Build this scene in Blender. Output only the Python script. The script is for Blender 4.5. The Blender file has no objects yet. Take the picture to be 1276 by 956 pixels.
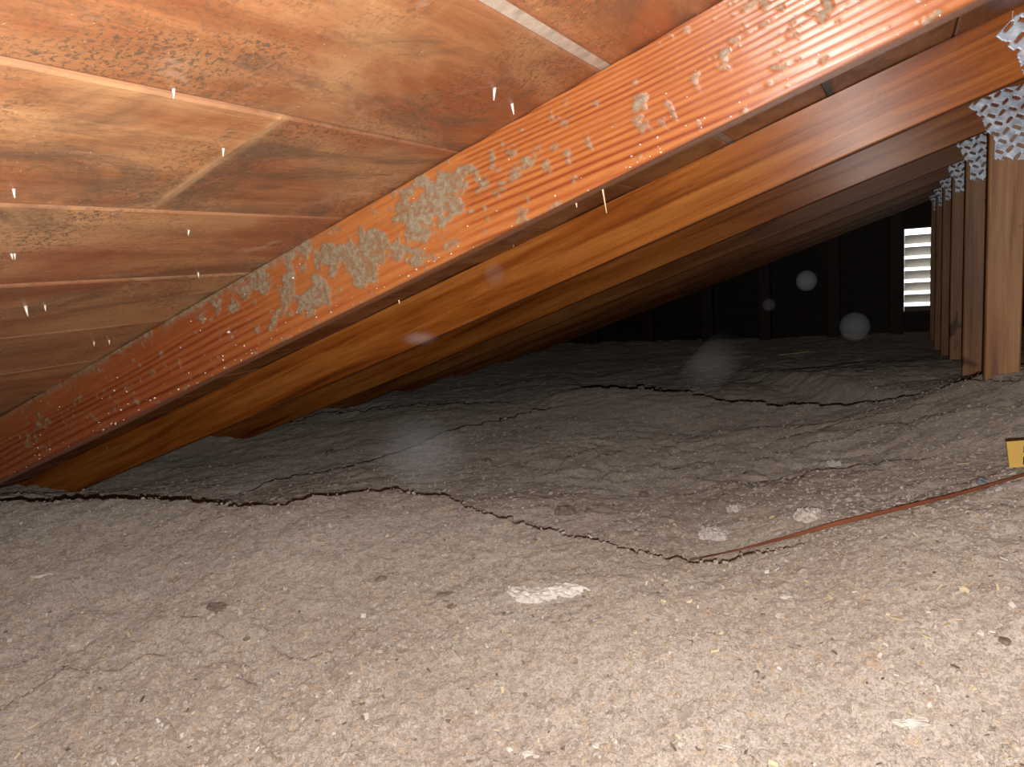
import bpy, bmesh, math
import numpy as np
from mathutils import Matrix, Vector
C = bpy.context.scene.collection
S = bpy.context.scene
rng = np.random.default_rng(7)

# ------------------------------------------------------------------ camera
FPX = 937.33
M = np.array([[0.8904491, 0.004813, -0.45505739],
              [0.44938561, -0.16702947, 0.87758403],
              [-0.07178418, -0.98594016, -0.15089413]])      # camera (x right, y down, z forward) -> world
cam_data = bpy.data.cameras.new('camera')
cam = bpy.data.objects.new('camera', cam_data); C.objects.link(cam)
cam.matrix_world = Matrix(((M[0, 0], -M[0, 1], -M[0, 2], 0), (M[1, 0], -M[1, 1], -M[1, 2], 0),
                           (M[2, 0], -M[2, 1], -M[2, 2], 0), (0, 0, 0, 1)))
cam_data.sensor_width = 36; cam_data.lens = FPX / 1276 * 36
cam_data.clip_start = 0.01; cam_data.clip_end = 60
S.camera = cam
# ------------------------------------------------------------------ sky, flash, exposure
w = bpy.data.worlds.new('sky'); S.world = w; w.use_nodes = True
w.node_tree.nodes['Background'].inputs[0].default_value = (0.93, 0.96, 1.0, 1)
w.node_tree.nodes['Background'].inputs[1].default_value = 2.6
fl = bpy.data.lights.new('camera_flash', 'SPOT')
fl.energy = 49; fl.color = (1.0, 0.965, 0.93); fl.shadow_soft_size = 0.004
fl.spot_size = math.radians(172); fl.spot_blend = 0.3
flo = bpy.data.objects.new('camera_flash', fl); C.objects.link(flo)
flo.matrix_world = cam.matrix_world.copy()
flo.location = Vector(M @ np.array([0.012, 0.033, 0.0]))
S.view_settings.view_transform = 'Standard'; S.view_settings.look = 'None'
S.view_settings.gamma = 1; S.view_settings.use_curve_mapping = False
S.view_settings.exposure = 0.0
S.cycles.max_bounces = 8; S.cycles.diffuse_bounces = 5

# ------------------------------------------------------------------ geometry constants
A = math.radians(18.43); CA, SA = math.cos(A), math.sin(A)
Y1, SP, DK, HR, TH = 0.787, 0.68644, 0.27542, 0.10714, 0.040     # first truss, spacing, deck distance, chord height, thickness
U0, BW = -0.20153, 0.18852                                          # first board joint, board width
X0, PW = 0.1927, 0.075                                              # posts
YG = Y1 + 8 * SP                                                    # gable
XR = 2.3                                                            # ridge

def P(u, s, y): return np.array([u * CA - s * SA, y, u * SA + s * CA])
def ray(px, py): return M @ np.array([px - 638., py - 478., FPX])
def at_y(px, py, y): r = ray(px, py); return r / r[1] * y
def at_deck(px, py, s=DK):
    r = ray(px, py); k = s / (r[2] * CA - r[0] * SA); return r * k
def uv1(px, py):            # pixel on the near face of the first chord -> (u, v), v = 0 at deck, 1 at the lower arris
    q = at_y(px, py, Y1); return q[0] * CA + q[2] * SA, (DK - (q[2] * CA - q[0] * SA)) / HR

# ------------------------------------------------------------------ noise
TAB = np.random.default_rng(3).random((8, 256, 256))
def vn(x, y, seed=0):
    t = TAB[seed % 8]; x = x + 37.7 * seed; y = y + 11.3 * seed
    xi = np.floor(x).astype(int); yi = np.floor(y).astype(int); fx = x - xi; fy = y - yi
    fx = fx * fx * (3 - 2 * fx); fy = fy * fy * (3 - 2 * fy)
    a = t[xi % 256, yi % 256]; b = t[(xi + 1) % 256, yi % 256]; c = t[xi % 256, (yi + 1) % 256]; d = t[(xi + 1) % 256, (yi + 1) % 256]
    return (a * (1 - fx) + b * fx) * (1 - fy) + (c * (1 - fx) + d * fx) * fy
def fbm(x, y, o=4, seed=0):
    r = 0; a = .5
    for k in range(o): r = r + a * vn(x * 2 ** k, y * 2 ** k, seed + k); a *= .5
    return r / (1 - .5 ** o)
def sst(x, a, b): t = np.clip((x - a) / (b - a), 0, 1); return t * t * (3 - 2 * t)

# ------------------------------------------------------------------ terrain of the insulation
FB = np.array([-0.46034, 0.88774]); FA = np.array([0.88774, 0.46034])   # forward and sideways on the ground
def pxz(px, py, z): r = ray(px, py); return r * (z / r[2])
RIDGES = {   # (pixel x, pixel y, height), drop behind it, how far the drop lasts
 'near': ([(-120, 632, -.44), (0, 626, -.44), (130, 619, -.44), (250, 623, -.44), (330, 629, -.44), (420, 613, -.45), (490, 607, -.455),
           (560, 620, -.46), (640, 645, -.465), (700, 660, -.468), (760, 675, -.47), (860, 698, -.47), (950, 684, -.45),
           (1010, 668, -.437)], .045, .30),
 'near_left': ([(-120, 632, -.44), (0, 626, -.44), (130, 619, -.44), (250, 623, -.44), (300, 627, -.44)], .05, .12),
 'mid': ([(270, 617, -.545), (340, 594, -.545), (450, 575, -.545), (560, 536, -.54), (640, 516, -.535), (700, 506, -.53)], .035, .4),
 'right': ([(930, 603, -.50), (1000, 592, -.485), (1050, 583, -.47), (1100, 574, -.45), (1180, 569, -.43), (1240, 575, -.41)], .014, .2),
 'far': ([(730, 481, -.50), (800, 482, -.50), (860, 488, -.50), (960, 501, -.49), (1020, 502, -.48), (1080, 502, -.465), (1140, 494, -.43), (1170, 486, -.40), (1200, 470, -.36),
          (1226, 463, -.34), (1276, 470, -.33)], .10, 1.2),
 'back': ([(290, 545, -.60), (400, 516, -.59), (520, 503, -.57), (640, 497, -.56)], .03, .5)}
CTRL = [(0, 956, -.575), (300, 956, -.575), (638, 956, -.56), (950, 956, -.54), (1276, 956, -.51), (0, 780, -.525), (400, 790, -.525),
        (800, 820, -.50), (1276, 780, -.425), (1050, 760, -.455), (620, 700, -.485), (200, 680, -.475),
        (480, 590, -.53), (700, 590, -.53), (850, 600, -.53), (980, 560, -.50), (1150, 530, -.44), (1000, 530, -.50), (1260, 520, -.37),
        (860, 540, -.54), (500, 530, -.57), (740, 540, -.54),
        (860, 462, -.62), (1000, 462, -.62), (1100, 447, -.62), (1185, 446, -.50), (1000, 440, -.66), (700, 470, -.62), (1203, 466, -.46),
        (88, 616, -.625), (250, 575, -.62), (1050, 659, -.43), (1150, 634, -.405), (1276, 600, -.375), (1400, 575, -.35), (1130, 431, -.66), (1130, 421, -.68), (950, 432, -.70), (600, 480, -.66)]
def ab(q): return np.array([q[0] * FA[0] + q[1] * FA[1], q[0] * FB[0] + q[1] * FB[1]])
def warp(a, b): bb = np.maximum(b, 0.12) + .25; return a / bb * 1.2, np.log(bb) * 1.6
pts = [pxz(*c) for c in CTRL]
for k_, (line, dr, ln) in RIDGES.items():
  if k_ != 'near_left': pts += [pxz(*c) for c in line]
pts = np.array(pts); q_ = np.array([ab(p) for p in pts])
wx, wy = warp(q_[:, 0], q_[:, 1])
def kern(r): return r
dd = np.sqrt((wx[:, None] - wx) ** 2 + (wy[:, None] - wy) ** 2)
n_ = len(wx)
Km = np.zeros((n_ + 1, n_ + 1)); Km[:n_, :n_] = kern(dd) + np.eye(n_) * -.02
Km[:n_, n_] = 1; Km[n_, :n_] = 1
wt = np.linalg.solve(Km, np.append(pts[:, 2], 0))
RL = []
for k_, (line, dr, ln) in RIDGES.items():
    g = np.array([ab(pxz(*c)) for c in line]); g = g[np.argsort(g[:, 0])]; RL.append((g, dr, ln))
def terrain(x, y, fine=True):
    x = np.asarray(x, float); y = np.asarray(y, float)
    sh = x.shape; x = x.ravel(); y = y.ravel()
    a = x * FA[0] + y * FA[1]; b = x * FB[0] + y * FB[1]
    u, v = warp(a, b)
    z = np.full(x.shape, wt[n_])
    for i in range(n_): z += wt[i] * kern(np.sqrt((u - wx[i]) ** 2 + (v - wy[i]) ** 2))
    z = np.clip(z, -.74, -.28)
    jit = (vn(x * 28, y * 28, 2) - .5) * .035 + (vn(x * 90, y * 90, 3) - .5) * .016
    for g, dr, ln in RL:
        bk = np.interp(a, g[:, 0], g[:, 1]) + jit * np.clip(b * .8, .5, 2.5)
        fade = sst(a, g[0, 0] - .02, g[0, 0] + .10) * (1 - sst(a, g[-1, 0] - .10, g[-1, 0] + .02))
        t = b - bk
        z -= dr * fade * (t > 0) * (np.clip(t / .006, 0, 1)) * np.exp(-np.maximum(t, 0) / ln)
    # low terraces: small cracked scarps on the crust
    T = fbm(x * 1.9 + 3, y * 1.9, 4, 1) * 9; fr = T - np.floor(T)
    z += .010 * (fr * 1.0 - sst(fr, .93, 1.0)) * sst(fbm(x * 1.3, y * 1.3, 2, 5), .42, .62)
    z += (fbm(x * 5, y * 5, 3, 4) - .5) * .022
    z += (fbm(x * 26, y * 26, 3, 2) - .5) * .010
    if fine:
        z += (fbm(x * 110, y * 110, 3, 6) - .5) * .0065
    return z.reshape(sh)
def ground(px, py):
    r = ray(px, py); k = np.linspace(.25, 9, 4000) / np.linalg.norm(r)
    q = r[None] * k[:, None]; h = q[:, 2] - terrain(q[:, 0], q[:, 1], False)
    i = np.argmax(h < 0); return q[i]

# ------------------------------------------------------------------ mesh helpers
def mesh_np(name, V, F, mat, smooth=False, attrs=None):
    me = bpy.data.meshes.new(name)
    V = np.asarray(V, np.float32); F = np.asarray(F, np.int32); nf, k = F.shape
    me.vertices.add(len(V)); me.vertices.foreach_set('co', V.ravel())
    me.loops.add(nf * k); me.loops.foreach_set('vertex_index', F.ravel())
    me.polygons.add(nf); me.polygons.foreach_set('loop_start', np.arange(0, nf * k, k, dtype=np.int32))
    me.polygons.foreach_set('use_smooth', np.full(nf, smooth))
    me.update(calc_edges=True)
    for kx, val in (attrs or {}).items():
        at = me.attributes.new(kx, 'FLOAT', 'POINT'); at.data.foreach_set('value', np.asarray(val, np.float32).ravel())
    me.materials.append(mat); return me
def link(name, me, parent=None, loc=(0, 0, 0), rot=None):
    o = bpy.data.objects.new(name, me); C.objects.link(o); o.location = loc
    if rot is not None: o.rotation_euler = rot
    if parent is not None: o.parent = parent
    return o
def tag(o, label=None, cat=None, group=None, kind=None):
    if label: o['label'] = label
    if cat: o['category'] = cat
    if group: o['group'] = group
    if kind: o['kind'] = kind
    return o
def empty(name, loc=(0, 0, 0), rot=None):
    o = bpy.data.objects.new(name, None); C.objects.link(o); o.location = loc; o.empty_display_size = .05
    if rot is not None: o.rotation_euler = rot
    return o
def bm_mesh(name, bm, mat, smooth=False):
    me = bpy.data.meshes.new(name); bmesh.ops.recalc_face_normals(bm, faces=bm.faces)
    for f in bm.faces: f.smooth = smooth
    bm.to_mesh(me); bm.free(); me.materials.append(mat); return me
def box(bm, lo, hi, bev=0):
    r = bmesh.ops.create_cube(bm, size=1); vs = r['verts']
    for v in vs: v.co = Vector([lo[i] + (v.co[i] + .5) * (hi[i] - lo[i]) for i in range(3)])
    if bev:
        es = list({e for v in vs for e in v.link_edges})
        bmesh.ops.bevel(bm, geom=es, offset=bev, segments=1, affect='EDGES', profile=.5)
def box_mesh(name, lo, hi, mat, bev=0):
    bm = bmesh.new(); box(bm, lo, hi, bev); return bm_mesh(name, bm, mat)
def prism(bm, poly, y0, y1):   # polygon in x,z swept along y
    a = [bm.verts.new((p[0], y0, p[1])) for p in poly]; b = [bm.verts.new((p[0], y1, p[1])) for p in poly]
    bm.faces.new(a); bm.faces.new(b[::-1]); n = len(poly)
    for i in range(n): bm.faces.new((a[i], a[(i + 1) % n], b[(i + 1) % n], b[i]))

# ------------------------------------------------------------------ materials
class NT:
    def __init__(s, name):
        s.m = bpy.data.materials.new(name); s.m.use_nodes = True; s.t = s.m.node_tree; s.b = s.t.nodes['Principled BSDF']
    def n(s, typ, **kw):
        nd = s.t.nodes.new(typ)
        for k, v in kw.items():
            if k.startswith('i_'): nd.inputs[k[2:].replace('_', ' ')].default_value = v
            else: setattr(nd, k, v)
        return nd
    def l(s, a, b): s.t.links.new(a, b)
    def coord(s, scale, kind='Object', loc=(0, 0, 0)):
        tc = s.n('ShaderNodeTexCoord'); mp = s.n('ShaderNodeMapping'); mp.inputs['Scale'].default_value = scale; mp.inputs['Location'].default_value = loc
        s.l(tc.outputs[kind], mp.inputs[0])
        oi = s.n('ShaderNodeObjectInfo'); ad = s.n('ShaderNodeVectorMath', operation='MULTIPLY_ADD'); 
        s.l(oi.outputs['Random'], ad.inputs[0]); ad.inputs[1].default_value = (17, 9, 23); s.l(mp.outputs[0], ad.inputs[2])
        return ad.outputs[0]
    def noise(s, co, scale, detail=4, rough=.5, dist=0):
        nd = s.n('ShaderNodeTexNoise'); nd.inputs['Scale'].default_value = scale; nd.inputs['Detail'].default_value = detail
        nd.inputs['Roughness'].default_value = rough; nd.inputs['Distortion'].default_value = dist; s.l(co, nd.inputs['Vector']); return nd.outputs['Fac']
    def ramp(s, fac, stops, interp='LINEAR'):
        nd = s.n('ShaderNodeValToRGB'); e = nd.color_ramp.elements; nd.color_ramp.interpolation = interp
        while len(e) < len(stops): e.new(.5)
        for i, (p, c) in enumerate(stops):
            e[i].position = p; e[i].color = (c, c, c, 1) if not hasattr(c, '__len__') else (*c, 1)
        s.l(fac, nd.inputs[0]); return nd.outputs[0]
    def mix(s, fac, a, b, mode='MIX'):
        nd = s.n('ShaderNodeMix', data_type='RGBA', blend_type=mode)
        for sock, v in ((nd.inputs[0], fac), (nd.inputs[6], a), (nd.inputs[7], b)):
            if isinstance(v, (int, float)): sock.default_value = v
            elif isinstance(v, tuple): sock.default_value = (*v, 1)
            else: s.l(v, sock)
        return nd.outputs[2]
    def math(s, op, a, b=0.):
        nd = s.n('ShaderNodeMath', operation=op)
        for i, v in enumerate((a, b)):
            if isinstance(v, (int, float)): nd.inputs[i].default_value = v
            else: s.l(v, nd.inputs[i])
        return nd.outputs[0]
    def bump(s, h, strength, dist):
        nd = s.n('ShaderNodeBump'); nd.inputs['Strength'].default_value = strength; nd.inputs['Distance'].default_value = dist
        s.l(h, nd.inputs['Height']); s.l(nd.outputs[0], s.b.inputs['Normal'])
    def attr(s, name): return s.n('ShaderNodeAttribute', attribute_name=name).outputs['Fac']
    def grain_gloss(s, an, sp):      # the sheen of wood spreads across its grain
        tv = s.n('ShaderNodeCombineXYZ'); tv.inputs[0].default_value = CA; tv.inputs[2].default_value = SA; s.l(tv.outputs[0], s.b.inputs['Tangent'])
        s.b.inputs['Anisotropic'].default_value = an; s.b.inputs['Anisotropic Rotation'].default_value = .25; s.b.inputs['Specular IOR Level'].default_value = sp
    def out(s, col=None, rough=None, **kw):
        for v, k in ((col, 'Base Color'), (rough, 'Roughness')):
            if v is None: continue
            if isinstance(v, (int, float)): s.b.inputs[k].default_value = v
            elif isinstance(v, tuple): s.b.inputs[k].default_value = (*v, 1)
            else: s.l(v, s.b.inputs[k])
        for k, v in kw.items(): s.b.inputs[k.replace('_', ' ')].default_value = v
        return s.m

def wood(name, cols, axis=0, grain=38, rough=.42, stain=.5, speck=.5, bump=.0012, knots=False):
    """cols: dark line, mid, light; axis: local axis the grain runs along"""
    m = NT(name); st = [1., 1., 1.]; st[axis] = .05
    co = m.coord(tuple(st)); iso = m.coord((1, 1, 1))
    g = m.noise(co, grain, 5, .62, .6); g2 = m.noise(co, grain * 3.5, 3, .6, .2)
    big = m.noise(m.coord(tuple(.35 if i == axis else 1. for i in range(3))), 7, 3, .55, .8)
    c = m.ramp(g, [(.30, cols[0]), (.46, cols[1]), (.62, cols[2])])
    c = m.mix(m.ramp(g2, [(.45, 0.), (.75, .45)]), c, cols[0])
    c = m.mix(m.ramp(big, [(.42, 0.), (.68, stain)]), c, m.mix(1., c, (.66, .54, .46), 'MULTIPLY'))
    sp = m.noise(iso, 95, 4, .7, 1.2)
    c = m.mix(m.math('MULTIPLY', m.ramp(sp, [(.60, 0.), (.72, 1.)]), speck), c, (.055, .04, .03))
    if knots:
        kn = m.noise(m.coord((1, 1, .8)), 11, 2, .5, .9)
        c = m.mix(m.ramp(kn, [(.66, 0.), (.74, .85)]), c, (.10, .025, .012))
    oi = m.n('ShaderNodeObjectInfo'); hv = m.n('ShaderNodeHueSaturation')
    v = m.math('MULTIPLY_ADD', oi.outputs['Random'], .25); v.node.inputs[2].default_value = .87
    m.l(v, hv.inputs['Value']); m.l(c, hv.inputs['Color'])
    m.bump(m.math('ADD', m.math('MULTIPLY', g, 1.), m.math('MULTIPLY', g2, .5)), .55, bump)
    if axis == 0: m.grain_gloss(.9, .7)
    return m.out(hv.outputs[0], rough)

mat_chord = wood('fir_chord', ((.18, .042, .007), (.45, .130, .019), (.60, .215, .042)), 0, 34, .40, .5, .6)
mat_web = wood('fir_web', ((.28, .10, .035), (.54, .24, .085), (.64, .33, .13)), 2, 40, .5, .35, .25, knots=True)
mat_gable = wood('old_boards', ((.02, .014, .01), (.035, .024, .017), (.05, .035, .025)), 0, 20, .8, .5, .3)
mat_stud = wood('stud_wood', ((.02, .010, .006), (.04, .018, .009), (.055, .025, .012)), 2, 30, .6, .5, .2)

mat_chord_dim = wood('fir_chord_dimmed', ((.10, .030, .008), (.26, .09, .024), (.34, .14, .04)), 0, 34, .55, .5, .6)  # same chord wood with the far trusses' shade put into a darker colour
def deck_material():
    m = NT('roof_board'); co = m.coord((1, .07, 1)); iso = m.coord((1, 1, 1)); co2 = m.coord((1, .35, 1))
    g = m.noise(co, 30, 5, .6, .5)
    c = m.ramp(g, [(.32, (.25, .095, .038)), (.5, (.38, .16, .064)), (.66, (.48, .235, .105))])
    fine = m.noise(m.coord((1, .16, 1)), 160, 4, .65, .3)
    c = m.mix(m.ramp(fine, [(.46, 0.), (.70, .5)]), c, (.24, .10, .045))
    b = m.noise(co2, 6, 4, .6, 1.0)
    c = m.mix(m.ramp(b, [(.42, 0.), (.62, .7)]), c, (.27, .070, .024))
    b2 = m.noise(m.coord((1, .4, 1), loc=(3, 8, 0)), 5, 4, .6, .6)
    c = m.mix(m.ramp(b2, [(.46, 0.), (.64, .65)]), c, (.55, .32, .155))
    # mildew specks, gathered in patches
    sp = m.noise(iso, 230, 3, .7, .8); pa = m.noise(iso, 5.5, 3, .6, .5)
    k = m.math('MULTIPLY', m.ramp(sp, [(.50, 0.), (.60, 1.)]), m.ramp(pa, [(.40, 0.05), (.60, .8)]))
    c = m.mix(k, c, (.085, .065, .045))
    sm2 = m.noise(m.coord((1, .45, 1), loc=(9, 2, 4)), 9, 5, .7, 1.2)
    c = m.mix(m.ramp(sm2, [(.50, 0.), (.66, .8)]), c, (.13, .075, .045))
    sm3 = m.noise(m.coord((1, .7, 1), loc=(1, 7, 14)), 7, 5, .7, .8)
    c = m.mix(m.ramp(sm3, [(.60, 0.), (.72, .5)]), c, (.62, .42, .32))
    wv = m.noise(iso, 300, 2, .6, .4)
    c = m.mix(m.ramp(wv, [(.70, 0.), (.76, .55)]), c, (.80, .55, .38))
    # pale edges, where the board was never oiled
    e = m.attr('edge'); en = m.noise(iso, 40, 3, .6, .4)
    c = m.mix(m.math('MULTIPLY', e, m.ramp(en, [(.35, .2), (.6, .9)])), c, (.42, .21, .12))
    pl = m.attr('pale'); c = m.mix(pl, c, (.60, .36, .18))
    oi = m.n('ShaderNodeObjectInfo'); hv = m.n('ShaderNodeHueSaturation')
    v = m.math('MULTIPLY_ADD', oi.outputs['Random'], .28); v.node.inputs[2].default_value = .86
    m.l(v, hv.inputs['Value']); m.l(c, hv.inputs['Color'])
    m.bump(m.math('ADD', g, m.math('MULTIPLY', fine, .7)), .6, .0014)
    return m.out(hv.outputs[0], m.ramp(b2, [(.3, .5), (.7, .36)]))
mat_deck = deck_material()

def near_chord_material():
    m = NT('weathered_near_chord'); iso = m.coord((1, 1, 1)); co = m.coord((.06, 1, 1))
    gr = m.attr('groove'); mo = m.attr('mould'); rd = m.attr('red')
    fine = m.noise(co, 260, 4, .65, .3)
    c = m.ramp(gr, [(.0, (.45, .16, .045)), (.45, (.38, .11, .028)), (1., (.19, .034, .010))])
    c = m.mix(m.ramp(fine, [(.42, 0.), (.70, .5)]), c, (.26, .055, .015))
    c = m.mix(m.math('MULTIPLY', rd, .8), c, m.mix(1., c, (.55, .32, .30), 'MULTIPLY'))
    mn = m.noise(iso, 150, 4, .7, .4)
    mk = m.math('MULTIPLY', m.ramp(mn, [(.36, .45), (.52, 1.)]), mo)
    c = m.mix(mk, c, m.ramp(mn, [(.3, (.12, .088, .055)), (.7, (.36, .28, .185))]))
    sp = m.noise(iso, 330, 2, .6, 0); c = m.mix(m.ramp(sp, [(.74, 0.), (.80, .6)]), c, (.75, .58, .44))
    m.bump(m.math('ADD', fine, m.math('MULTIPLY', mk, .8)), .5, .0009)
    r = m.math('MULTIPLY_ADD', mk, .35); r.node.inputs[2].default_value = .42
    m.grain_gloss(.9, .75)
    return m.out(c, r)
mat_near = near_chord_material()

def insulation_material(name='cellulose', chips=False):
    m = NT(name); iso = m.coord((1, 1, 1))
    a = m.noise(iso, 3.2, 4, .6, .4)
    c = m.ramp(a, [(.35, (.51, .43, .365)), (.5, (.59, .515, .445)), (.65, (.65, .58, .51))])
    vo = m.n('ShaderNodeTexVoronoi', i_Scale=115.); m.l(iso, vo.inputs['Vector'])
    vs = m.n('ShaderNodeSeparateColor'); m.l(vo.outputs['Color'], vs.inputs[0])
    c = m.mix(m.ramp(vs.outputs[0], [(.0, .55), (.5, 0.), (1., 0.)]), c, (.32, .255, .205))
    c = m.mix(m.ramp(vs.outputs[1], [(.80, 0.), (.92, .65)]), c, (.66, .60, .53))
    c = m.mix(m.ramp(vs.outputs[2], [(.93, 0.), (.96, .8)]), c, (.64, .49, .33))
    vo2 = m.n('ShaderNodeTexVoronoi', i_Scale=290.); m.l(iso, vo2.inputs['Vector'])
    v2 = m.n('ShaderNodeSeparateColor'); m.l(vo2.outputs['Color'], v2.inputs[0])
    c = m.mix(m.ramp(v2.outputs[0], [(.0, .5), (.4, 0.), (1., 0.)]), c, (.27, .215, .175))
    c = m.mix(m.ramp(v2.outputs[1], [(.85, 0.), (.95, .6)]), c, (.72, .63, .53))
    n2 = m.noise(iso, 420, 4, .75, .3)
    c = m.mix(m.ramp(n2, [(.36, .7), (.54, 0.)]), c, (.26, .205, .17))
    h = m.math('ADD', m.math('MULTIPLY', vo.outputs['Distance'], 1.), m.math('ADD', m.math('MULTIPLY', v2.outputs[2], .5), n2))
    m.bump(h, .85, .0025)
    mm = m.out(c, .95)
    m.b.inputs['Specular IOR Level'].default_value = .15; m.b.inputs['Diffuse Roughness'].default_value = 1.
    return mm
mat_ins = insulation_material()
def plain(name, col, rough=.7, var=.25, metal=0, scale=60, spec=.5):
    m = NT(name); iso = m.coord((1, 1, 1)); n = m.noise(iso, scale, 4, .65, .3)
    d = tuple(x * (1 - var) for x in col); e = tuple(min(1, x * (1 + var)) for x in col)
    c = m.ramp(n, [(.3, d), (.7, e)]); m.bump(n, .4, .0008)
    return m.out(c, rough, Metallic=metal, Specular_IOR_Level=spec)
mat_felt = plain('roof_felt', (.42, .37, .32), .9)
mat_steel = plain('galvanized_steel', (.60, .65, .74), .45, .3, .35, 90)
mat_nail = plain('bright_nail', (.86, .82, .74), .35, .1, .2)
mat_splinter = plain('pale_splinter', (.75, .55, .32), .7, .15)
mat_chip = plain('wood_chip', (.85, .64, .40), .7, .35, scale=25)
mat_palechip = plain('pale_paper', (.78, .73, .66), .9, .2, scale=90)
mat_clod = plain('dark_clod', (.27, .215, .17), .95, .4, scale=120, spec=.1)
mat_fluff = plain('pale_fibre_clump', (.80, .76, .70), .95, .25, scale=200, spec=.1)
mat_dull = plain('dull_fibre_clump', (.66, .60, .54), .95, .3, scale=130, spec=.1)
mat_strap = plain('red_brown_strap', (.27, .085, .04), .6, .2, scale=25)
mat_tag = plain('yellow_tag', (1.0, .64, .17), .5, .02)
mat_ink = plain('black_ink', (.012, .01, .008), .6, .1)
mat_slat = plain('painted_louver', (.62, .57, .48), .6, .08)
mat_dust = plain('grey_dust', (.30, .25, .18), .95, .3, spec=.1)

# ------------------------------------------------------------------ roof deck: boards, gaps, felt
ROT = (0, -A, 0)      # local x = up the slope, local z = away from the attic
ceiling = empty('ceiling', (0, 0, 0), ROT); tag(ceiling, kind='structure')
def board_mesh(name, w, y0, y1, cup, seed, gap, tilt=0, pale=None, ny=10, ys=None):
    nx = 12; xs = np.concatenate([[gap, gap + .003], np.linspace(gap + .008, w - gap - .008, nx - 5), [w - gap - .003, w - gap]]); nx = len(xs)
    if ys is None: ys = np.linspace(y0, y1, ny)
    ny = len(ys)
    X, Y = np.meshgrid(xs, ys, indexing='ij')
    t = (X - w / 2) / (w / 2)
    Z = cup * (1 - t * t) + tilt * t + (vn(np.full(X.shape, seed * 3.3), Y * 1.7, seed) - .5) * .002
    ch = np.minimum(X - gap, w - gap - X); Z = Z + np.where(ch < .0012, .0012, 0)
    V = np.stack([X, Y, Z], -1).reshape(-1, 3); T = V.copy(); T[:, 2] = .019
    n0 = len(V); F = []
    idx = np.arange(n0).reshape(nx, ny)
    q = np.stack([idx[:-1, :-1], idx[:-1, 1:], idx[1:, 1:], idx[1:, :-1]], -1).reshape(-1, 4); F.append(q)
    corners = [idx[0, 0], idx[-1, 0], idx[-1, -1], idx[0, -1]]
    F.append(np.array([[corners[0] + n0, corners[1] + n0, corners[2] + n0, corners[3] + n0]]))
    for e in (idx[0, ::-1], idx[-1], idx[::-1, -1], idx[:, 0]):
        F.append(np.stack([e[:-1], e[:-1] + n0, e[1:] + n0, e[1:]], -1)[:, ::-1])
    edge = np.exp(-(X - gap) / .0022) * .8 + np.exp(-(w - gap - X) / .0022) * .8
    edge = np.concatenate([edge.ravel()] * 2)
    pl = np.zeros(X.shape)
    if pale is not None: pl = pale(X, Y)
    me = mesh_np(name, np.vstack([V, T]), np.vstack(F), mat_deck, False, {'edge': edge, 'pale': np.concatenate([pl.ravel()] * 2)})
    return me
seamq = at_deck(280, 200); YS = seamq[1]
j0 = -24; kk = 0
gaps = {0: .0110, 1: .0016, 2: .0012}
for j in range(-12, 25):          # joint j lies at u = U0 - j*BW; board j reaches from joint j up to joint j-1
    u = U0 - j * BW
    if u + BW > XR / CA - .15: continue
    gl = gaps.get(j, .0008 + .0005 * (j % 3))
    cup = [.0015, -.001, .002, -.0022, .0012][j % 5]; tl = [.0004, -.0003, .0002, .0004, -.0003][(j * 3) % 5]
    spans = [(-2.0, 3.55), (3.555, 7.0)] if j % 3 == 0 else ([(-2.0, 2.18), (2.185, 7.0)] if j % 3 == 1 and j not in (1, 2) else [(-2.0, 4.92), (4.925, 7.0)])
    if j == 2: spans = [(-2.0, YS - .0012), (YS + .0012, 4.92), (4.925, 7.0)]
    for k, (y0, y1) in enumerate(spans):
        pale = None
        if j in (1, 2):
            def pale(X, Y, j=j):
                d = np.abs(Y - YS); return (np.exp(-(d / .007) ** 2) - .9 * np.exp(-(d / .0016) ** 2)) * (.15 + .55 * sst(fbm(X * 30, Y * 60, 3, 3), .35, .65)) * (1.0 if j == 2 else .22)
        dens = 10; ys = None
        if j in (1, 2) and abs((y0 + y1) / 2 - YS) < 2.6:
            ys = np.unique(np.clip(np.concatenate([np.linspace(y0, y1, 8), YS + np.array([-.03, -.02, -.014, -.01, -.007, -.0045, -.0025, -.0012, .0012, .0025, .0045, .007, .01, .014, .02, .03])]), y0, y1))
        me = board_mesh('roof_board', BW, y0, y1, cup, kk + 1, gl, tl + (.0006 if (j == 2 and k == 1) else 0), pale, dens, ys)
        o = link('roof_board', me, ceiling, (u, 0, DK + .0005)); kk += 1
link('roof_felt', box_mesh('roof_felt', (-4.9, -2.05, DK + .0215), (XR / CA + .1, 7.05, DK + .027), mat_felt), ceiling)
js = link('joint_strip', box_mesh('joint_strip', (U0 - .0015, -1.99, DK + .0035), (U0 + .0108, 6.9, DK + .012), plain('joint_filler', (.46, .36, .28), .9, .25)), ceiling); js['label'] = 'pale grey strip in the widest board joint'
# the far slope of the roof, beyond the ridge
far = bmesh.new(); zr = XR * SA / CA + DK / CA
prism(far, [(XR, zr), (XR + 5, zr - 5 * SA / CA), (XR + 5, zr - 5 * SA / CA + .05), (XR, zr + .05)], -2.05, 7.05)
o = link('ceiling', bm_mesh('far_roof_slope', far, mat_gable)); tag(o, kind='structure')

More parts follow.
